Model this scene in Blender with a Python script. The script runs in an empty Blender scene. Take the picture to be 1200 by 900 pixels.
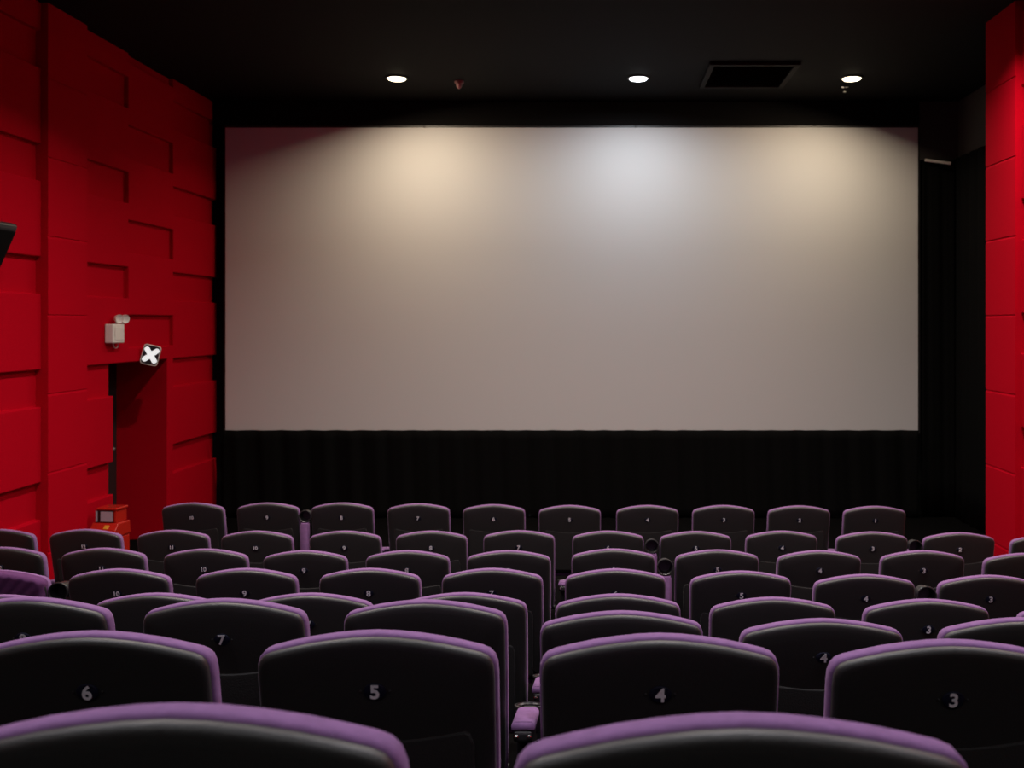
import bpy, bmesh, math, random
from mathutils import Vector, Matrix
random.seed(7)
SC = bpy.context.scene
COL = SC.collection
F, VX, VY, ZC = 1173.0, 700.0, 378.0, 2.45     # focal length (px), vanishing point, eye height

# ------------------------------------------------------------------ materials
def mat(name, color, rough=0.6, spec=0.5, metal=0.0, sheen=0.0, sheen_tint=None, bump=None, vary=0.0,
        scale=60.0, emit=None, emit_s=0.0, coat=0.0):
    m = bpy.data.materials.new(name); m.use_nodes = True
    nt = m.node_tree; b = nt.nodes['Principled BSDF']
    b.inputs['Base Color'].default_value = (*color, 1)
    b.inputs['Roughness'].default_value = rough
    b.inputs['Specular IOR Level'].default_value = spec
    b.inputs['Metallic'].default_value = metal
    b.inputs['Coat Weight'].default_value = coat
    if sheen:
        b.inputs['Sheen Weight'].default_value = sheen
        b.inputs['Sheen Roughness'].default_value = 0.4
        b.inputs['Sheen Tint'].default_value = (*(sheen_tint or (1, 1, 1)), 1)
    if emit:
        b.inputs['Emission Color'].default_value = (*emit, 1)
        b.inputs['Emission Strength'].default_value = emit_s
    if bump or vary:
        tc = nt.nodes.new('ShaderNodeTexCoord')
        n = nt.nodes.new('ShaderNodeTexNoise'); n.inputs['Scale'].default_value = scale
        n.inputs['Detail'].default_value = 4
        nt.links.new(tc.outputs['Object'], n.inputs['Vector'])
        if bump:
            bp = nt.nodes.new('ShaderNodeBump'); bp.inputs['Strength'].default_value = bump
            bp.inputs['Distance'].default_value = 0.004
            nt.links.new(n.outputs['Fac'], bp.inputs['Height'])
            nt.links.new(bp.outputs['Normal'], b.inputs['Normal'])
        if vary:
            r = nt.nodes.new('ShaderNodeValToRGB')
            r.color_ramp.elements[0].position = 0.3; r.color_ramp.elements[1].position = 0.7
            r.color_ramp.elements[0].color = (*[c * (1 - vary) for c in color], 1)
            r.color_ramp.elements[1].color = (*[min(1, c * (1 + vary)) for c in color], 1)
            nt.links.new(n.outputs['Fac'], r.inputs['Fac'])
            nt.links.new(r.outputs['Color'], b.inputs['Base Color'])
    return m

M = {
 'purple': mat('purple_velour', (0.205, 0.105, 0.245), 0.85, 0.15, sheen=0.14, sheen_tint=(0.85, 0.6, 0.9), bump=0.25, vary=0.10, scale=45),
 'shaded_purple': mat('shaded_purple_cloth', (0.11, 0.04, 0.12), 0.9, 0.1, bump=0.25, vary=0.1, scale=60),  # purple cover cloth, colour darkened to stand for shade on its upright face
 'black_fabric': mat('black_woven_fabric', (0.022, 0.022, 0.021), 0.75, 0.25, sheen=0.12, bump=0.3, vary=0.15, scale=220),
 'shell': mat('black_back_shell', (0.017, 0.017, 0.0155), 0.50, 0.6, sheen=0.12, bump=0.12, vary=0.12, scale=260),
 'black_plastic': mat('black_plastic', (0.012, 0.012, 0.013), 0.35, 0.5, bump=0.05, scale=300),
 'navy_plate': mat('navy_plate', (0.006, 0.007, 0.02), 0.65, 0.2),
 'white_print': mat('white_print', (0.80, 0.80, 0.82), 0.5, 0.3),
 'chrome': mat('chrome', (0.8, 0.78, 0.74), 0.18, 0.5, metal=1.0),
 'dark_plastic': mat('dark_plastic', (0.03, 0.03, 0.03), 0.3, 0.5),
 'grey_plastic': mat('grey_plastic', (0.22, 0.22, 0.22), 0.4, 0.5),
 'black_metal': mat('black_metal', (0.015, 0.015, 0.016), 0.45, 0.5),
 'red': mat('red_acoustic_fabric', (0.43, 0.001, 0.011), 0.95, 0.03, bump=0.2, vary=0.06, scale=90),
 'black_wall': mat('black_wall', (0.006, 0.006, 0.006), 0.9, 0.08, bump=0.1, scale=40),
 'soffit': mat('charcoal_wall', (0.05, 0.047, 0.044), 0.85, 0.2, bump=0.1, scale=30),
 'curtain': mat('black_curtain', (0.004, 0.004, 0.004), 0.95, 0.05, bump=0.2, scale=150),
 'ceiling': mat('black_ceiling', (0.005, 0.0045, 0.0045), 0.8, 0.10, bump=0.08, scale=14),
 'floor': mat('charcoal_carpet', (0.003, 0.0028, 0.0028), 0.95, 0.02, bump=0.6, vary=0.3, scale=180),
 'screen': mat('matt_screen', (0.60, 0.60, 0.60), 0.9, 0.1, bump=0.06, vary=0.015, scale=160),
 'white_paint': mat('white_paint', (0.72, 0.70, 0.64), 0.4, 0.4),
 'red_gloss': mat('red_gloss', (0.46, 0.018, 0.010), 0.22, 0.5, coat=0.4),
 'yellow': mat('yellow_sticker', (0.70, 0.33, 0.03), 0.4, 0.5),
 'grey_glass': mat('grey_glass', (0.42, 0.43, 0.50), 0.1, 0.6, coat=0.5),
 'sign_white': mat('sign_white', (0.85, 0.9, 0.9), 0.4, 0.3, emit=(0.9, 1.0, 1.0), emit_s=0.6),
 'sensor': mat('pale_pink_plastic', (0.30, 0.14, 0.14), 0.5, 0.3),
 'vent': mat('grey_vent_metal', (0.012, 0.011, 0.011), 0.7, 0.1),
 'lamp_warm': mat('warm_lamp_lens', (1, 1, 1), 0.5, emit=(1.0, 0.86, 0.60), emit_s=9.0),
 'lamp_cool': mat('cool_lamp_lens', (1, 1, 1), 0.5, emit=(0.92, 0.96, 1.0), emit_s=9.0),
}

# ------------------------------------------------------------------ helpers
def obj(name, bm, material, parent=None, smooth=True, angle=40, loc=None):
    me = bpy.data.meshes.new(name)
    bmesh.ops.recalc_face_normals(bm, faces=bm.faces[:])
    bm.to_mesh(me); bm.free()
    if smooth:
        for p in me.polygons: p.use_smooth = True
        me.set_sharp_from_angle(angle=math.radians(angle))
    me.materials.append(M[material])
    o = bpy.data.objects.new(name, me); COL.objects.link(o)
    if parent: o.parent = parent
    if loc: o.location = loc
    return o

def bevel(o, w, seg=2, ang=35):
    m = o.modifiers.new('bevel', 'BEVEL'); m.width = w; m.segments = seg
    m.limit_method = 'ANGLE'; m.angle_limit = math.radians(ang); m.harden_normals = False
    return o

def tag(o, label=None, cat=None, group=None, kind=None):
    if label: o['label'] = label
    if cat: o['category'] = cat
    if group: o['group'] = group
    if kind: o['kind'] = kind
    return o

def struct(o): o['kind'] = 'structure'; return o

def empty(name, loc, rz=0):
    o = bpy.data.objects.new(name, None); COL.objects.link(o)
    o.empty_display_size = 0.1; o.location = loc; o.rotation_euler = (0, 0, rz); return o

def box(bm, x0, x1, y0, y1, z0, z1, mtx=None):
    vs = [bm.verts.new((x, y, z)) for x in (x0, x1) for y in (y0, y1) for z in (z0, z1)]
    for f in ((0,1,3,2), (4,6,7,5), (0,4,5,1), (2,3,7,6), (0,2,6,4), (1,5,7,3)):
        bm.faces.new([vs[i] for i in f])
    if mtx:
        for v in vs: v.co = mtx @ v.co
    return vs

def lathe(bm, prof, seg=32, mtx=None, close=True):
    rings = []
    for r, z in prof:
        if r < 1e-6:
            rings.append([bm.verts.new((0, 0, z))]); continue
        rings.append([bm.verts.new((r*math.cos(2*math.pi*i/seg), r*math.sin(2*math.pi*i/seg), z)) for i in range(seg)])
    for a, b in zip(rings, rings[1:]):
        for i in range(seg):
            j = (i+1) % seg
            if len(a) == 1: bm.faces.new((a[0], b[i], b[j]))
            elif len(b) == 1: bm.faces.new((a[i], a[j], b[0]))
            else: bm.faces.new((a[i], a[j], b[j], b[i]))
    if mtx:
        for ring in rings:
            for v in ring: v.co = mtx @ v.co

def tube(bm, pts, r, seg=8):
    pts = [Vector(p) for p in pts]; rings = []
    for i, p in enumerate(pts):
        t = (pts[min(i+1, len(pts)-1)] - pts[max(i-1, 0)]).normalized()
        a = t.orthogonal().normalized() if not rings else None
        if a is None:
            a = prev - t*prev.dot(t); a.normalize()
        prev = a; b = t.cross(a)
        rings.append([bm.verts.new(p + r*(a*math.cos(2*math.pi*k/seg) + b*math.sin(2*math.pi*k/seg))) for k in range(seg)])
    for A, B in zip(rings, rings[1:]):
        for k in range(seg):
            bm.faces.new((A[k], A[(k+1) % seg], B[(k+1) % seg], B[k]))
    bm.faces.new(rings[0][::-1]); bm.faces.new(rings[-1])

def inset(out, d):
    n = len(out); res = []
    for i in range(n):
        p0, p, p1 = Vector(out[i-1]), Vector(out[i]), Vector(out[(i+1) % n])
        e0 = (p-p0).normalized(); e1 = (p1-p).normalized()
        n0 = Vector((-e0.y, e0.x)); n1 = Vector((-e1.y, e1.x))
        b = n0+n1; b = b/ max(0.4, b.dot(b)/2)/1.0 if b.length > 1e-6 else n0
        res.append(p + b*d)
    return res

TAN = math.tan(math.radians(12))
def loft(bm, out, rings, shear=TAN, zc=0.7, crown=0.0):
    """out: CCW outline of (x, z); rings: (depth, inset, scale); depth grows away from the viewer"""
    L = []
    for w, d, s in rings:
        o2 = inset(out, d)
        L.append([bm.verts.new((x*s, w + (1-((z-zc)*s+zc))*shear + crown*(x*x), (z-zc)*s+zc)) for x, z in o2])
    n = len(out)
    for a, b in zip(L, L[1:]):
        for i in range(n):
            bm.faces.new((a[i], a[(i+1) % n], b[(i+1) % n], b[i]))
    bm.faces.new(L[0]); bm.faces.new(L[-1][::-1])

# ------------------------------------------------------------------ room shell
X_L, X_R = -4.85, 3.67           # finished faces of the side walls
Y_BACK, Y_FRONT = -4.0, 12.75
Z_CEIL = 5.24
WT = 0.25

def zz(h): return ZC + h

def relief(name, X, sign, uu, vv, depth, hole, mate='red', thick=WT, bw=0.009):
    """wall slab with blocks standing proud: X face plane, sign +1 when the room lies on the +X side"""
    bm = bmesh.new(); cache = {}
    def V(x, u, v):
        k = (round(x, 4), round(u, 4), round(v, 4))
        if k not in cache: cache[k] = bm.verts.new((x, u, v))
        return cache[k]
    nu, nv = len(uu)-1, len(vv)-1
    D = {}
    for i in range(nu):
        for j in range(nv):
            cu, cv = (uu[i]+uu[i+1])/2, (vv[j]+vv[j+1])/2
            D[i, j] = None if hole(cu, cv) else X - sign*depth(cu, cv)
    def face(*ps):
        vs = [V(*p) for p in ps]
        if len(set(vs)) >= 3:
            try: bm.faces.new(vs)
            except ValueError: pass
    xb = X - sign*thick
    for (i, j), x in D.items():
        if x is None: continue
        a, b, c, d = uu[i], uu[i+1], vv[j], vv[j+1]
        face((x, a, c), (x, b, c), (x, b, d), (x, a, d))
        face((xb, a, c), (xb, a, d), (xb, b, d), (xb, b, c))
        for (di, dj, p, q) in ((1, 0, (b, c), (b, d)), (-1, 0, (a, c), (a, d)), (0, 1, (a, d), (b, d)), (0, -1, (a, c), (b, c))):
            nb = D.get((i+di, j+dj), None)
            if nb is None:
                face((x, *p), (x, *q), (xb, *q), (xb, *p))
            elif (nb - x)*sign < -1e-6:
                face((x, *p), (x, *q), (nb, *q), (nb, *p))
    o = obj(name, bm, mate, smooth=False)
    bevel(o, bw, 2)
    return struct(o)

PER = 0.985
REC = 0.05
recA = [(0.25 + PER*k, 0.575 + PER*k) for k in range(-3, 4)]
recB = [(-0.265 + PER*k, 0.08 + PER*k) for k in range(-3, 4)]
DOOR_Y = (10.03, 11.29); DOOR_Z = zz(-0.40)

colsL = [(11.45, 12.75, 'A'), (10.36, 11.45, 'B'), (9.40, 10.36, 'A'), (8.73, 9.40, 'P')]
y = 8.73; k = 0
while y > Y_BACK:
    colsL.append((max(Y_BACK, y-1.05), y, 'AB'[k % 2])); y -= 1.05; k += 1
def lv(zmax=Z_CEIL, zmin=-0.0, extra=()):
    s = {zmin, zmax, *extra}
    for a, b in recA+recB:
        for h in (a, b):
            if zmin+0.02 < zz(h) < zmax-0.02: s.add(round(zz(h), 4))
    s = sorted(s); r = [s[0]]
    for v in s[1:]:
        if v - r[-1] > 0.012: r.append(v)
    return r
def make_depth(cols, jamb=None):
    def depth(u, v):
        if jamb and jamb[0] < u < jamb[1] : return 0.0
        for a, b, t in cols:
            if a < u < b:
                if t == 'P': return REC
                for lo, hi in (recA if t == 'A' else recB):
                    if zz(lo) < v < zz(hi): return REC
        return 0.0
    return depth
uL = sorted({c[0] for c in colsL} | {c[1] for c in colsL} | set(DOOR_Y))
relief('wall_left', X_L, +1, uL, lv(extra=(round(DOOR_Z, 4),)), 
       lambda u, v, f=make_depth(colsL): 0.0 if (11.29 < u < 11.45 and v < DOOR_Z) else f(u, v),
       lambda u, v: DOOR_Y[0] < u < DOOR_Y[1] and v < DOOR_Z, thick=0.62)

colsR = []; y = 8.67; k = 0
while y > Y_BACK:
    colsR.append((max(Y_BACK, y-1.05), y, 'BA'[k % 2])); y -= 1.05; k += 1
uR = sorted({c[0] for c in colsR} | {c[1] for c in colsR})
relief('wall_right', X_R, -1, uR, lv(), make_depth(colsR), lambda u, v: False)

# pilasters with horizontal joints
def pilaster(name, x0, x1, sign, y0, y1):
    joints = [0.067 + 0.69*k for k in range(-4, 5)]
    X, XB = (x1, x0) if sign > 0 else (x0, x1)
    prof = [(XB, 0.0), (X, 0.0)]
    for h in joints:
        z = zz(h)
        if 0.05 < z < Z_CEIL-0.05:
            prof += [(X, z-0.022), (X-sign*0.006, z-0.004), (X-sign*0.009, z), (X, z+0.004)]
    prof += [(X, Z_CEIL), (XB, Z_CEIL)]
    bm = bmesh.new()
    A = [bm.verts.new((x, y0, z)) for x, z in prof]; B = [bm.verts.new((x, y1, z)) for x, z in prof]
    n = len(prof)
    for i in range(n): bm.faces.new((A[i], A[(i+1) % n], B[(i+1) % n], B[i]))
    bm.faces.new(A); bm.faces.new(B[::-1])
    return struct(obj(name, bm, 'red', smooth=False))
pilaster('trim_1', X_L-REC+0.001, X_L+0.06, +1, 8.73, 9.40)
pilaster('trim_2', 3.62, 4.30, -1, 8.671, 9.33)

# doorway passage on the left
bm = bmesh.new(); box(bm, -5.47, -5.42, DOOR_Y[0]+0.002, DOOR_Y[1]-0.002, 0.004, DOOR_Z-0.002)
d1 = struct(bevel(obj('door_1', bm, 'black_metal', smooth=False), 0.004))
bm = bmesh.new(); tube(bm, [(-5.419, 10.2, 1.05), (-5.36, 10.2, 1.05), (-5.36, 11.1, 1.05), (-5.419, 11.1, 1.05)], 0.016)
obj('push_bar', bm, 'grey_plastic', d1)

# floor: one stepped mesh
ROW_D = [8.10, 7.05, 6.00, 4.97, 4.00, 3.07, 2.08, 1.075]
ROW_F = [0.0, 0.0, 0.095, 0.225, 0.362, 0.59, 0.80, 1.03]
bm = bmesh.new()
steps = [(5.6 + 7.6, 0.0)]
prof = [(13.2, -0.3), (13.2, 0.0)]
for k in range(1, 8):
    if ROW_F[k] != ROW_F[k-1]:
        yk = ROW_D[k-1]-0.10
        prof += [(yk, ROW_F[k-1]), (yk, ROW_F[k])]
for j in range(5):
    yk = ROW_D[7]-0.10-j*1.0
    prof += [(yk, 1.03+0.22*j), (yk, 1.03+0.22*(j+1))]
prof += [(Y_BACK, 1.03+0.22*5), (Y_BACK, -0.3)]
A = [bm.verts.new((-6.0, y, z)) for y, z in prof]; B = [bm.verts.new((5.2, y, z)) for y, z in prof]
n = len(prof)
for i in range(n):
    bm.faces.new((A[i], A[(i+1) % n], B[(i+1) % n], B[i]))
bm.faces.new(A); bm.faces.new(B[::-1])
struct(obj('floor', bm, 'floor', smooth=False))

# ceiling, back wall, front wall, alcove wall on the right
bm = bmesh.new(); box(bm, -5.6, 5.2, Y_BACK-0.2, 13.2, Z_CEIL, Z_CEIL+0.2)
struct(obj('ceiling', bm, 'ceiling', smooth=False))
bm = bmesh.new(); box(bm, -5.3, 4.1, Y_BACK-0.2, Y_BACK, -0.3, Z_CEIL)
struct(obj('wall_back', bm, 'black_wall', smooth=False))
bm = bmesh.new(); box(bm, -5.1, 4.9, 12.75, 12.95, 0, Z_CEIL)
struct(obj('wall_front', bm, 'black_wall', smooth=False))
X_A = 4.55
bm = bmesh.new(); box(bm, X_A, X_A+0.2, 8.9, 12.75, 0, Z_CEIL)
struct(obj('wall_alcove', bm, 'soffit', smooth=False))
bm = bmesh.new(); box(bm, 4.06, X_A, 12.62, 12.75, 4.50, Z_CEIL)
struct(obj('trim_3', bm, 'soffit', smooth=False))
# dark masking band on the wall over the screen
bm = bmesh.new(); box(bm, X_L+0.01, 4.05, 12.60, 12.75, 4.935, Z_CEIL-0.005)
struct(bevel(obj('trim_4', bm, 'black_wall', smooth=False), 0.01))

# ------------------------------------------------------------------ curtains
def curtain(name, p0, p1, z0, z1, amp, pitch, label, sway=0.0):
    bm = bmesh.new()
    p0, p1 = Vector((*p0, 0)), Vector((*p1, 0)); L = (p1-p0).length
    t = (p1-p0)/L; nrm = Vector((-t.y, t.x, 0))
    N = max(24, int(L/pitch*10)); K = 10
    rnd = random.Random(len(label)); ph = [rnd.uniform(0, 6.28) for _ in range(4)]
    g = []
    for i in range(N+1):
        s = L*i/N; row = []
        for k in range(K+1):
            v = k/K
            a = amp*(0.75+0.25*math.sin(s*1.7+ph[0]))*math.sin(2*math.pi*s/pitch + 0.8*math.sin(s*2.3+ph[1]) + sway*v)
            a += 0.3*amp*math.sin(2*math.pi*s/pitch*2.1+ph[2]+v*1.5)
            row.append(bm.verts.new(p0 + t*s + nrm*a + Vector((0, 0, z0+(z1-z0)*v))))
        g.append(row)
    for i in range(N):
        for k in range(K):
            bm.faces.new((g[i][k], g[i+1][k], g[i+1][k+1], g[i][k+1]))
    o = obj(name, bm, 'curtain', angle=180)
    m = o.modifiers.new('cloth', 'SOLIDIFY'); m.thickness = 0.006
    return tag(o, label, 'curtain')
curtain('black_curtain', (-4.70, 12.55), (4.02, 12.55), 0.005, 1.10, 0.025, 0.34, 'long black curtain hanging from under the big screen down to the floor', 0.9)
curtain('black_curtain', (4.09, 12.60), (4.50, 12.60), 0.005, 4.50, 0.012, 0.20, 'narrow black curtain hanging beside the right edge of the screen')
curtain('black_curtain', (4.49, 12.50), (4.49, 9.0), 0.005, 4.50, 0.02, 0.28, 'black curtain lining the side of the alcove behind the red right pillar')
bm = bmesh.new(); tube(bm, [(4.10, 12.53, 4.485), (4.40, 12.46, 4.43)], 0.018)
tag(obj('curtain_rod', bm, 'white_paint'), 'short pale rod end showing at the top of the dark curtain right of the screen', 'curtain rod')

# ------------------------------------------------------------------ screen
SY = 12.6
sx0, sx1 = (264-VX)*SY/F, (1076-VX)*SY/F
sz0, sz1 = ZC+(VY-505.5)*SY/F, ZC+(VY-149.5)*SY/F
scr = empty('projection_screen', ((sx0+sx1)/2, SY, sz0))
w = (sx1-sx0)/2; h = sz1-sz0
bm = bmesh.new()
nx, nz = 40, 18
box(bm, -w, w, 0.0, 0.02, 0, h)
bevel(obj('screen_surface', bm, 'screen', scr, smooth=False), 0.004)
bm = bmesh.new()
for (x0, x1, z0, z1) in ((-w-0.03, w+0.03, -0.03, 0.05), (-w-0.03, w+0.03, h-0.05, h+0.03), (-w-0.03, -w+0.05, 0.051, h-0.051), (w-0.05, w+0.03, 0.051, h-0.051)):
    box(bm, x0, x1, 0.021, 0.09, z0, z1)
obj('screen_frame', bm, 'black_metal', scr, smooth=False)
for px, top in ((515, 0), (780, 0), (497, 1), (745, 1)):
    bm = bmesh.new(); X = (px-VX)*SY/F-(sx0+sx1)/2
    z = h+0.012 if top else -0.026
    q_ = 0.008 if top else 0.016
    box(bm, X-q_, X+q_, -0.006, 0.03, z-0.012, z+(0.008 if top else 0.014))
    bevel(obj('clip', bm, 'vent' if top else 'white_paint', scr, smooth=False), 0.004)
tag(scr, 'huge blank grey cinema screen on the front wall', 'screen')

# ------------------------------------------------------------------ ceiling downlights
LX = [-2.284, 0.4665, 2.896]; LY = [11.4, 7.75, 4.9, 2.1, -1.2]
POWER = {0: (56, 38, 55), 1: (84, 60, 72), 2: (66, 52, 58), 3: (30, 28, 28), 4: (17, 17, 17)}
WARM, COOL, MID = (1.0, 0.815, 0.58), (0.86, 0.93, 1.0), {1: (1.0, 0.85, 0.78), 2: (1.0, 0.88, 0.84), 3: (0.95, 0.92, 1.0), 4: (0.98, 0.95, 1.0)}
names = ['left', 'middle', 'right']; ordn_l = ['first', 'second', 'third', 'fourth', 'fifth']
for j, yy in enumerate(LY):
    for i, xx in enumerate(LX):
        t = empty('ceiling_downlight', (xx, yy, Z_CEIL))
        bm = bmesh.new(); lathe(bm, [(0.105, 0.0), (0.128, 0.0), (0.130, -0.006), (0.124, -0.014), (0.108, -0.016), (0.105, -0.010), (0.105, 0.0)], 40)
        obj('trim_ring', bm, 'black_metal', t)
        bm = bmesh.new(); lathe(bm, [(0.1, -0.001), (0.103, -0.012), (0.09, -0.026), (0.06, -0.034), (0.0, -0.038)], 40)
        cool = (j == 0 and i == 1)
        obj('lens', bm, 'lamp_cool' if cool else 'lamp_warm', t)
        ld = bpy.data.lights.new('lamp', 'AREA'); ld.shape = 'DISK'; ld.size = 0.2
        ld.energy = POWER[j][i]
        ld.color = COOL if cool else (WARM if j == 0 else MID[j])
        lo = bpy.data.objects.new('bulb', ld); COL.objects.link(lo); lo.parent = t; lo.location = (0, 0, -0.042)
        if j == 0: lo.rotation_euler = (math.radians(12), 0, 0); lo.rotation_euler = (Vector((0, 0, 1)).rotation_difference(-Vector(((0.18, -0.03, -0.28)[i], 0.07, -1)).normalized())).to_euler()
        ld.spread = math.radians(164 if j == 0 else 140)
        if j == 0:
            tag(t, ['warm round ceiling downlight above the left part of the screen', 'cool white round ceiling downlight above the middle of the screen', 'warm round ceiling downlight right of the vent'][i], 'downlight', 'ceiling downlights')
        else:
            tag(t, 'round ceiling downlight, %s one of the %s row from the screen' % (names[i], ordn_l[j]), 'downlight', 'ceiling downlights')

# ceiling vent
v = empty('ceiling_vent', (1.69, 11.25, Z_CEIL))
bm = bmesh.new()
for (a, b, c, d) in ((-0.49, 0.49, -0.54, -0.48), (-0.49, 0.49, 0.48, 0.54), (-0.49, -0.43, -0.4795, 0.4795), (0.43, 0.49, -0.4795, 0.4795)):
    box(bm, a, b, c, d, -0.035, -0.001)
bevel(obj('vent_frame', bm, 'vent', v, smooth=False), 0.006)
bm = bmesh.new()
for k in range(12):
    yk = -0.45+0.08*k
    box(bm, -0.428, 0.428, -0.03, 0.03, -0.002, 0.002, Matrix.Translation((0, yk, -0.018)) @ Matrix.Rotation(math.radians(22), 4, 'X'))
obj('slats', bm, 'ceiling', v, smooth=False)
tag(v, 'dark square air vent set in the black ceiling between the middle and right lamps', 'vent')

def dome(px, py, r, name, label, cat, m):
    H = Z_CEIL-ZC; d = H*F/(VY-py)
    t = empty(name, ((px-VX)*d/F, d, Z_CEIL))
    bm = bmesh.new(); lathe(bm, [(r, -0.0005), (r, -0.02), (r*0.92, -0.03), (0.0, -0.031)], 24)
    obj('base_plate', bm, m, t)
    bm = bmesh.new(); lathe(bm, [(r*0.6, -0.031), (r*0.6, -0.05), (r*0.45, -0.075), (0.2*r, -0.088), (0, -0.09)], 24)
    obj('sensor_head', bm, 'sensor', t)
    tag(t, label, cat)
dome(538, 95, 0.055, 'smoke_detector', 'small dull pink detector on the ceiling right of the left lamp', 'detector', 'sensor')
t = empty('sprinkler', (2.93, 11.86, Z_CEIL))
bm = bmesh.new(); lathe(bm, [(0.0, -0.0005), (0.045, -0.0005), (0.04, -0.006), (0.012, -0.012), (0.01, -0.05), (0.0, -0.05)], 16); obj('pipe', bm, 'chrome', t)
bm = bmesh.new(); lathe(bm, [(0.0, -0.049), (0.026, -0.052), (0.026, -0.058), (0.0, -0.064)], 16); obj('deflector', bm, 'chrome', t)
tag(t, 'tiny bright sprinkler just below the right ceiling lamp', 'sprinkler')

# ------------------------------------------------------------------ cinema seats
def outline():
    half = [(0.253, 0.905), (0.2515, 0.930), (0.246, 0.947), (0.236, 0.9585), (0.220, 0.966), (0.185, 0.975), (0.14, 0.985), (0.09, 0.993), (0.045, 0.998)]
    r = [(0.235, 0.42), (0.243, 0.43), (0.247, 0.46), (0.250, 0.6), (0.252, 0.75)] + half
    return r + [(0.0, 1.0)] + [(-x, z) for x, z in reversed(r)]
OUT = outline()

def make_seat():
    s = empty('cinema_seat', (0, 0, 0))
    bm = bmesh.new()
    loft(bm, OUT, [(0.002, 0.012, 1), (0.004, 0.004, 1), (0.010, 0.0005, 1), (0.018, 0, 1), (0.034, 0.0, 1), (0.046, 0.005, 1), (0.055, 0.015, 1), (0.068, 0.0, 0.86), (0.09, 0, 0.6), (0.095, 0, 0.3)])
    obj('back_cushion', bm, 'purple', s, angle=60)
    bm = bmesh.new()
    loft(bm, OUT, [(0.008, 0.0065, 1), (-0.006, 0.0055, 1), (-0.011, 0.007, 1), (-0.0155, 0.011, 1), (-0.018, 0.018, 1), (-0.020, 0.03, 1), (-0.022, 0.0, 0.8), (-0.024, 0, 0.55), (-0.025, 0, 0.25)])
    shell = obj('back_shell', bm, 'shell', s, angle=60)
    # lower moulded cover with a dished top edge
    n = 12; lo = [(-0.20, 0.44), (0.20, 0.44), (0.203, 0.76), (0.195, 0.785)]
    lo += [(0.185-0.37*i/n, 0.79-0.022*math.sin(math.pi*i/n)) for i in range(n+1)] + [(-0.195, 0.785), (-0.203, 0.76)]
    bm = bmesh.new()
    loft(bm, lo, [(-0.015, 0, 1), (-0.027, 0.0, 1), (-0.031, 0.003, 1), (-0.032, 0.010, 1)], zc=0.6)
    obj('lower_cover', bm, 'black_fabric', shell, angle=30)
    # number plate
    np_ = empty_mesh_plate(s)
    # tipped-up seat pan
    pan = [(-0.185, 0.36), (0.185, 0.36), (0.195, 0.38), (0.20, 0.48), (0.195, 0.60), (0.18, 0.635), (0.13, 0.65), (0, 0.655), (-0.13, 0.65), (-0.18, 0.635), (-0.195, 0.60), (-0.20, 0.48), (-0.195, 0.38)]
    bm = bmesh.new()
    loft(bm, pan, [(0.150, 0.03, 1), (0.142, 0.012, 1), (0.155, 0.0, 1), (0.205, 0.0, 1), (0.212, 0.006, 1)], shear=0.08, zc=0.5)
    obj('seat_cushion', bm, 'purple', s, angle=60)
    bm = bmesh.new()
    loft(bm, pan, [(0.2125, 0.012, 1), (0.228, 0.012, 1), (0.24, 0.02, 1), (0.245, 0.04, 1)], shear=0.08, zc=0.5)
    obj('seat_pan', bm, 'black_plastic', s, angle=40)
    bm = bmesh.new()
    tube(bm, [(-0.245, 0.2, 0.40), (0.245, 0.2, 0.40)], 0.018, 12)
    obj('hinge_bar', bm, 'black_metal', s)
    return s

def empty_mesh_plate(s):
    zc = 0.882; yc = -0.0262+(1-zc)*TAN
    bm = bmesh.new()
    lathe(bm, [(1, 0.0), (1, 0.55), (0.9, 1.0), (0.0, 1.0)], 40)
    # plate coordinates: local z points at the viewer
    R = Matrix.Rotation(math.radians(90)-math.atan(-TAN)*0, 4, 'X')
    for v_ in bm.verts: v_.co = Vector((v_.co.x*0.0235, v_.co.y*0.0188, v_.co.z*0.004-0.001))
    p = obj('number_plate', bm, 'navy_plate', s)
    p.location = (0, yc, zc); p.rotation_euler = (math.radians(90)+math.atan(TAN), 0, 0)
    for sx in (-0.0305, 0.0305):
        bm = bmesh.new(); lathe(bm, [(0.0022, -0.001), (0.0022, 0.001), (0.0014, 0.0018), (0, 0.002)], 12)
        obj('screw', bm, 'dark_plastic', p, loc=(sx, 0, 0.0))
    return p

def make_side(s, sx, name='side_panel'):
    """end standard at local x = sx"""
    pts = [(0.06, 0.0), (0.42, 0.0), (0.42, 0.03), (0.33, 0.06), (0.31, 0.30), (0.335, 0.50), (0.33, 0.56), (0.06, 0.565), (0.07, 0.30), (0.10, 0.06), (0.06, 0.03)]
    bm = bmesh.new()
    A = [bm.verts.new((-0.024, y, z)) for y, z in pts]; B = [bm.verts.new((0.024, y, z)) for y, z in pts]
    n = len(pts)
    for i in range(n): bm.faces.new((A[i], A[(i+1) % n], B[(i+1) % n], B[i]))
    bm.faces.new(A); bm.faces.new(B[::-1])
    return bevel(obj(name, bm, 'black_plastic', s, smooth=False, loc=(sx, 0, 0)), 0.008)

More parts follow.
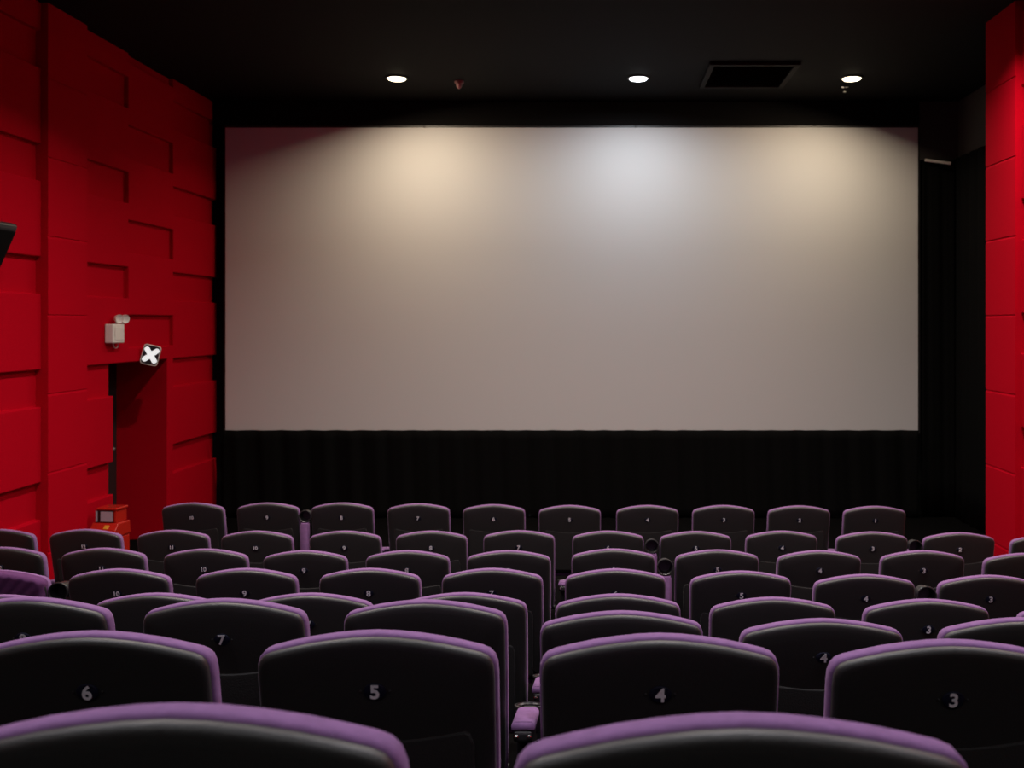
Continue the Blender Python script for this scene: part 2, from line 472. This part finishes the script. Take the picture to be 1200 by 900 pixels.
def make_arm(s, sx):
    """armrest hinged at its rear end; points forward (+y) when lowered"""
    bm = bmesh.new()
    box(bm, -0.030, 0.030, 0.0, 0.255, -0.030, 0.004)
    a = bevel(obj('armrest', bm, 'black_plastic', s, smooth=False, loc=(sx, 0.0, 0.600)), 0.010, 3)
    bm = bmesh.new()
    rect = [(-0.034, 0.004), (0.034, 0.004), (0.037, 0.012), (0.037, 0.235), (0.030, 0.252), (-0.030, 0.252), (-0.037, 0.235), (-0.037, 0.012)]
    L = []
    for z, d in ((0.0045, 0.004), (0.008, 0.0), (0.018, 0.0), (0.025, 0.004), (0.029, 0.012)):
        L.append([bm.verts.new((p.x, p.y, z)) for p in inset(rect, d)])
    n = len(rect)
    for A, B in zip(L, L[1:]):
        for i in range(n): bm.faces.new((A[i], A[(i+1) % n], B[(i+1) % n], B[i]))
    bm.faces.new(L[0][::-1]); bm.faces.new(L[-1])
    obj('arm_pad', bm, 'purple', a, angle=60)
    # cup holder: open ring-shaped cup on the free end
    bm = bmesh.new()
    lathe(bm, [(0.0, -0.062), (0.036, -0.062), (0.041, -0.055), (0.047, 0.010), (0.048, 0.018), (0.045, 0.022), (0.041, 0.018), (0.036, -0.045), (0.0, -0.048)], 32, Matrix.Translation((0, 0.303, 0)))
    cup = obj('cup_holder', bm, 'black_plastic', a, angle=40)
    for bx in (-0.020, 0.020):
        bm = bmesh.new(); lathe(bm, [(0.0, -0.004), (0.007, -0.004), (0.007, 0.003), (0.004, 0.006), (0, 0.006)], 12, Matrix.Translation((bx, -0.002, -0.012)) @ Matrix.Rotation(math.radians(90), 4, 'X'))
        obj('hinge_bolt', bm, 'chrome', a)
    bm = bmesh.new(); lathe(bm, [(0.0475, 0.016), (0.051, 0.018), (0.0505, 0.024), (0.046, 0.025), (0.0445, 0.021), (0.0475, 0.016)], 32, Matrix.Translation((0, 0.303, 0)))
    obj('cup_rim', bm, 'dark_plastic', a)
    return a

def text_mesh(s):
    cu = bpy.data.curves.new('numeral', 'FONT'); cu.body = s; cu.size = 0.043
    cu.align_x = 'CENTER'; cu.align_y = 'CENTER'; cu.extrude = 0.0004; cu.offset = 0.0011
    if len(s) > 1: cu.space_character = 0.95; cu.size = 0.036
    o = bpy.data.objects.new('tmp', cu); COL.objects.link(o)
    dg = bpy.context.evaluated_depsgraph_get(); dg.update()
    me = bpy.data.meshes.new_from_object(o.evaluated_get(dg))
    bpy.data.objects.remove(o); me.name = 'numeral'
    me.materials.clear(); me.materials.append(M['white_print'])
    # centre on its own bounds
    xs = [v.co.x for v in me.vertices]; ys = [v.co.y for v in me.vertices]
    c = Vector(((min(xs)+max(xs))/2, (min(ys)+max(ys))/2, 0))
    for v in me.vertices: v.co -= c
    return me
NUM = {}
def numeral(n):
    if n not in NUM: NUM[n] = text_mesh(str(n))
    return NUM[n]

def children(o): return [c for c in bpy.data.objects if c.parent == o]
def copy_tree(o, kids, parent=None):
    c = o.copy(); COL.objects.link(c)
    if parent: c.parent = parent
    for ch in kids[o.name]: copy_tree(ch, kids, c)
    return c
def kid_map():
    k = {o.name: [] for o in bpy.data.objects}
    for o in bpy.data.objects:
        if o.parent: k[o.parent.name].append(o)
    return k

PITCH = 0.612
proto = make_seat()
make_side(proto, PITCH/2); make_arm(proto, PITCH/2)
bm_side = None
# stand-alone left-hand standard and armrest, hung on the first seat of a row
lead = empty('cinema_seat', (0, 0, 0)); make_side(lead, -PITCH/2); make_arm(lead, -PITCH/2)
KIDS = kid_map()

ROWS = [  # (first number at the left, silhouette centres px, crest heights px)
 (10, [226.6, 313.6, 399, 489, 577, 666, 759.5, 849.5, 937.5, 1026], [589, 589, 589, 590, 591, 592, 592, 592, 592.5, 593]),
 (13, [-3, 99, 202, 299, 403, 504, 607, 712.5, 815.5, 916, 1023.5, 1125.5, 1229], [620, 620, 621, 622, 622, 622, 621.5, 622, 622.5, 622, 623, 624, 627]),
 (12, [1, 119.5, 239.5, 355.5, 476, 594.5, 718.5, 841, 961, 1083, 1205], [641, 642, 643, 645, 645, 645, 643, 644, 645, 645, 648]),
 (11, [-6, 136.7, 287.5, 432.5, 576, 721, 869, 1014.5, 1161], [668, 666.5, 666, 666, 666, 666.5, 669, 673, 674]),
 (9, [0, 181, 362, 543, 724, 907, 1088, 1270], [697, 695, 695, 694.5, 696, 700, 702, 708]),
 (8, [28, 260, 497, 728, 965, 1201], [700, 701.5, 703, 716, 725, 724]),
 (6, [104, 439.5, 770.5, 1119], [740, 739, 743, 750]),
 (5, [194, 873], [827, 838]),
]
RAISED = {(1, 9), (2, 6), (2, 3), (3, 6), (4, 4), (4, 11)}     # (row, number of the seat to the left of the armrest)
ordn = ['first', 'second', 'third', 'fourth', 'fifth', 'sixth', 'seventh', 'eighth', 'ninth', 'tenth', 'eleventh', 'twelfth', 'thirteenth']
rown = ['front row nearest screen', 'second row from the screen', 'third row from the screen', 'fourth row from the screen', 'fifth row from the screen',
        'third row from the viewer', 'second row from the viewer', 'row nearest the viewer']
CLEAR = {1: range(1, 11), 2: (12, 11, 10, 9, 8, 7, 4, 3, 2), 3: (9, 4, 3), 4: (9, 8, 4, 3), 5: (3,), 6: (7,), 7: (6, 5, 4, 3), 8: ()}
used = False
for r, (first, cx, cy) in enumerate(ROWS):
    d, fl = ROW_D[r], ROW_F[r]
    n_ = len(cx); mi = (n_-1)/2; mc = sum(cx)/n_
    sl = sum((k-mi)*(c-mc) for k, c in enumerate(cx))/sum((k-mi)**2 for k in range(n_))
    wq = 0.5 if r in (0, 6) else 0.75
    cx = [wq*c + (1-wq)*(mc+sl*(k-mi)) for k, c in enumerate(cx)]
    for i, (px, py) in enumerate(zip(cx, cy)):
        num = first-i
        s = copy_tree(proto, KIDS)
        s.location = ((px-VX)*d/F, d, fl)
        s.scale = (1, 1, ZC-(py-VY)*(d+0.024)/F-fl)
        kids = children(s)
        plate = [k for k in kids if k.name.startswith('number_plate')][0]
        nm = bpy.data.objects.new('numeral', numeral(num)); COL.objects.link(nm)
        nm.parent = plate; nm.location = (0, 0, 0.0037)
        arms = [k for k in kids if k.name.startswith('armrest')]
        half = ((cx[i+1]-px) if i+1 < n_ else sl)*d/F/2
        for k_ in kids:
            if k_.name.startswith(('armrest', 'side_panel')): k_.location.x = half
        if i == 0:
            for ch in KIDS[lead.name]:
                c = copy_tree(ch, KIDS, s)
        if (r+1, num) in RAISED:
            arms[0].rotation_euler = (math.radians(88), 0, 0); arms[0].location.z = 0.585; arms[0].location.y = 0.03
        else:
            arms[0].rotation_euler = (math.radians(-10), 0, 0)
        where = '%s from left, %s' % (ordn[i], rown[r])
        if num in CLEAR[r+1]: lab = 'black purple-edged cinema seat numbered %d, %s' % (num, where)
        else: lab = 'black purple-edged cinema seat, %s' % where
        if r == 3 and i == 0:
            lab = 'cinema seat with creased purple cover over its back, left end of the fourth row'
            # loose purple cover with slanting creases
            bm = bmesh.new(); N, K = 64, 40; g = []
            for a in range(N+1):
                row = []
                for b in range(K+1):
                    x = -0.247+0.494*a/N
                    ax = abs(x)
                    zt = max(z1+(z2-z1)*(ax-x1)/(x2-x1) for (x1, z1), (x2, z2) in zip(OUT[4:14], OUT[5:15]) if x1 != x2 and min(x1, x2)-1e-6 <= ax <= max(x1, x2)+1e-6)-0.002
                    z = 0.50+(zt-0.50)*b/K
                    e = max(0.0, min(1, (0.247-ax)/0.02, (zt-z)/0.012))
                    e = e*(2-e)
                    yv = 0.012-0.048*e-0.004*e*math.sin(120*(x*0.8-z*0.75)+1.2*math.sin(11*x))
                    row.append(bm.verts.new((x, yv+(1-z)*TAN, z)))
                g.append(row)
            for a in range(N):
                for b in range(K): bm.faces.new((g[a][b], g[a+1][b], g[a+1][b+1], g[a][b+1]))
            cv = obj('loose_cover', bm, 'shaded_purple', s, angle=180)
            mo = cv.modifiers.new('cloth', 'SOLIDIFY'); mo.thickness = 0.004; mo.offset = 1
        tag(s, lab, 'seat', 'cinema seats in rows')
def kill(o):
    for ch in KIDS[o.name]: kill(ch)
    bpy.data.objects.remove(o)
kill(proto); kill(lead)

# ------------------------------------------------------------------ wall things
# emergency light on the left wall
e = empty('emergency_light', (X_L, 9.97, zz(-0.205)))
bm = bmesh.new(); box(bm, 0, 0.085, -0.12, 0.12, 0.0, 0.19)
bevel(obj('housing', bm, 'white_paint', e, smooth=False), 0.012, 3)
bm = bmesh.new(); box(bm, 0.0855, 0.092, -0.085, 0.085, 0.03, 0.16)
bevel(obj('cover_plate', bm, 'white_paint', e, smooth=False), 0.004)
for sy in (0.03, 0.16):
    bm = bmesh.new(); tube(bm, [(0.045, sy, 0.185), (0.05, sy, 0.215)], 0.012, 10)
    hd = Matrix.Translation((0.055, sy, 0.245)) @ Matrix.Rotation(math.radians(100), 4, 'Y') @ Matrix.Rotation(math.radians(25), 4, 'X')
    lathe(bm, [(0, -0.035), (0.022, -0.03), (0.038, 0.0), (0.045, 0.03), (0.044, 0.036), (0.036, 0.03), (0.0, 0.022)], 20, hd)
    obj('lamp_head', bm, 'white_paint', e)
bm = bmesh.new(); tube(bm, [(0.03+0.0*k, 0.05+0.055*math.cos(math.pi*k/10), -0.055*math.sin(math.pi*k/10)+0.004) for k in range(11)], 0.005)
obj('cable', bm, 'white_paint', e)
tag(e, 'white twin-head emergency light box on the red left wall', 'emergency light')

# small sign over the doorway
sg = empty('exit_sign', (X_L+0.002, 10.66, zz(-0.345)))
face = Matrix.Translation((0.10, -0.02, 0.0)) @ Matrix.Rotation(math.radians(26), 4, 'Z') @ Matrix.Rotation(math.radians(14), 4, 'Y')
def rrect(hw, hh, r, n=5):
    pts = []
    for cx_, cz_, a0 in ((hw-r, -hh+r, -90), (hw-r, hh-r, 0), (-hw+r, hh-r, 90), (-hw+r, -hh+r, 180)):
        for k in range(n+1):
            a = math.radians(a0+90*k/n); pts.append((cx_+r*math.cos(a), cz_+r*math.sin(a)))
    return pts
def plate(bm, pts, y0, y1, mtx):
    A = [bm.verts.new(mtx @ Vector((x, y0, z))) for x, z in pts]; B = [bm.verts.new(mtx @ Vector((x, y1, z))) for x, z in pts]
    n = len(pts)
    for i in range(n): bm.faces.new((A[i], A[(i+1) % n], B[(i+1) % n], B[i]))
    bm.faces.new(A); bm.faces.new(B[::-1])
bm = bmesh.new(); plate(bm, rrect(0.088, 0.108, 0.03), -0.004, 0.03, face)
bevel(obj('sign_case', bm, 'white_paint', sg, smooth=False), 0.004)
bm = bmesh.new(); plate(bm, rrect(0.078, 0.098, 0.026), -0.006, -0.0045, face)
obj('sign_face', bm, 'black_plastic', sg, smooth=False)
bm = bmesh.new()
for a in (42, -42):
    plate(bm, rrect(0.026, 0.098, 0.024), -0.0085 if a > 0 else -0.0083, -0.0065, face @ Matrix.Rotation(math.radians(a), 4, 'Y'))
obj('white_symbol', bm, 'sign_white', sg, smooth=False)
bm = bmesh.new(); tube(bm, [(0.0, 0.0, 0.0), (0.085, 0.0, 0.0)], 0.012)
obj('bracket', bm, 'white_paint', sg)
tag(sg, 'small lit sign with a white cross-like figure above the dark doorway', 'sign')

# wall loudspeaker, mostly outside the frame
sp = empty('wall_speaker', (X_L+0.002, 7.55, zz(0.77)))
bm = bmesh.new()
prof = [(0.02, 0.0), (0.32, 0.0), (0.355, -0.012), (0.36, -0.03), (0.355, -0.05), (0.13, -0.55), (0.10, -0.565), (0.02, -0.565)]
A = [bm.verts.new((x, -0.2, z)) for x, z in prof]; B = [bm.verts.new((x, 0.2, z)) for x, z in prof]
n = len(prof)
for i in range(n): bm.faces.new((A[i], A[(i+1) % n], B[(i+1) % n], B[i]))
bm.faces.new(A); bm.faces.new(B[::-1])
bevel(obj('cabinet', bm, 'black_plastic', sp, smooth=False), 0.01, 3)
bm = bmesh.new()
q = Vector((0.355-0.13, 0, 0.50)).normalized(); nrm = Vector((q.z, 0, -q.x))
c0 = Vector((0.135, 0, -0.54)); 
for (lo_, hi_) in ((0.02, 0.52),):
    P = [c0+q*lo_, c0+q*hi_]
    vs = []
    for off in (0.002, 0.014):
        for p in P:
            for yv in (-0.18, 0.18): vs.append(bm.verts.new((p+nrm*off)+Vector((0, yv, 0))))
    for f in ((0,1,3,2), (4,6,7,5), (0,4,5,1), (2,3,7,6), (0,2,6,4), (1,5,7,3)): bm.faces.new([vs[i] for i in f])
bevel(obj('grille', bm, 'curtain', sp, smooth=False), 0.005)
bm = bmesh.new(); box(bm, 0.0, 0.02, -0.08, 0.08, -0.45, -0.12)
obj('wall_bracket', bm, 'black_metal', sp, smooth=False)
tag(sp, 'black wedge-shaped wall speaker on the red wall at the left edge', 'speaker')

# red box by the doorway
rb = empty('red_box', (-4.63, 9.52, 0.0), math.radians(-8)); rb.scale = (0.77, 0.77, 1)
bm = bmesh.new(); box(bm, -0.165, 0.165, -0.15, 0.15, 0.0, 0.43)
bevel(obj('lower_case', bm, 'red_gloss', rb, smooth=False), 0.02, 3)
bm = bmesh.new()
pr = [(-0.175, 0.431), (-0.175, 0.50), (-0.10, 0.560), (0.14, 0.560), (0.155, 0.431)]
A = [bm.verts.new((-0.175, y, z)) for y, z in pr]; B = [bm.verts.new((0.175, y, z)) for y, z in pr]
for i in range(5): bm.faces.new((A[i], A[(i+1) % 5], B[(i+1) % 5], B[i]))
bm.faces.new(A); bm.faces.new(B[::-1])
bevel(obj('ledge', bm, 'red_gloss', rb, smooth=False), 0.014, 3)
bm = bmesh.new(); box(bm, -0.135, 0.135, -0.09, 0.13, 0.561, 0.675)
bevel(obj('upper_case', bm, 'red_gloss', rb, smooth=False), 0.01, 3)
bm = bmesh.new(); box(bm, -0.125, 0.15, -0.10, 0.14, 0.676, 0.70)
bevel(obj('lid', bm, 'red_gloss', rb, smooth=False), 0.010, 3)
bm = bmesh.new(); box(bm, -0.134, 0.105, -0.100, -0.0905, 0.563, 0.674)
wf = bevel(obj('window_frame', bm, 'black_plastic', rb, smooth=False), 0.005)
bm = bmesh.new(); box(bm, -0.062, 0.095, -0.105, -0.1005, 0.572, 0.666)
obj('window_pane', bm, 'grey_glass', wf, smooth=False)
bm = bmesh.new(); box(bm, -0.128, -0.105, -0.105, -0.1005, 0.570, 0.668)
obj('side_strip', bm, 'grey_glass', wf, smooth=False)
sl_ = Matrix.Translation((0, -0.1375, 0.53)) @ Matrix.Rotation(math.atan2(0.06, 0.075), 4, 'X')
bm = bmesh.new(); box(bm, -0.155, -0.115, -0.1775, -0.1755, 0.44, 0.49)
obj('sticker', bm, 'yellow', rb, smooth=False)
bm = bmesh.new(); box(bm, 0.01, 0.075, -0.03, 0.015, 0.0005, 0.0025, sl_)
obj('sticker', bm, 'yellow', rb, smooth=False)
tag(rb, 'glossy red box with a small grey window standing by the left doorway', 'box')

# ------------------------------------------------------------------ camera, world, view
cam = bpy.data.cameras.new('camera'); co = bpy.data.objects.new('camera', cam); COL.objects.link(co)
co.location = (0, 0, ZC); co.rotation_euler = (math.radians(90), 0, 0)
cam.sensor_width = 36; cam.lens = 36*F/1200
cam.shift_x = (600-VX)/1200; cam.shift_y = (VY-450)/1200
cam.clip_start = 0.02
cam.dof.use_dof = True; cam.dof.focus_distance = 3.6; cam.dof.aperture_fstop = 5.6
SC.camera = co
w_ = bpy.data.worlds.new('world'); SC.world = w_; w_.use_nodes = True
w_.node_tree.nodes['Background'].inputs['Color'].default_value = (0, 0, 0, 1)
vs = SC.view_settings
vs.view_transform = 'Standard'; vs.look = 'None'; vs.exposure = 0.0; vs.gamma = 1.0; vs.use_curve_mapping = False
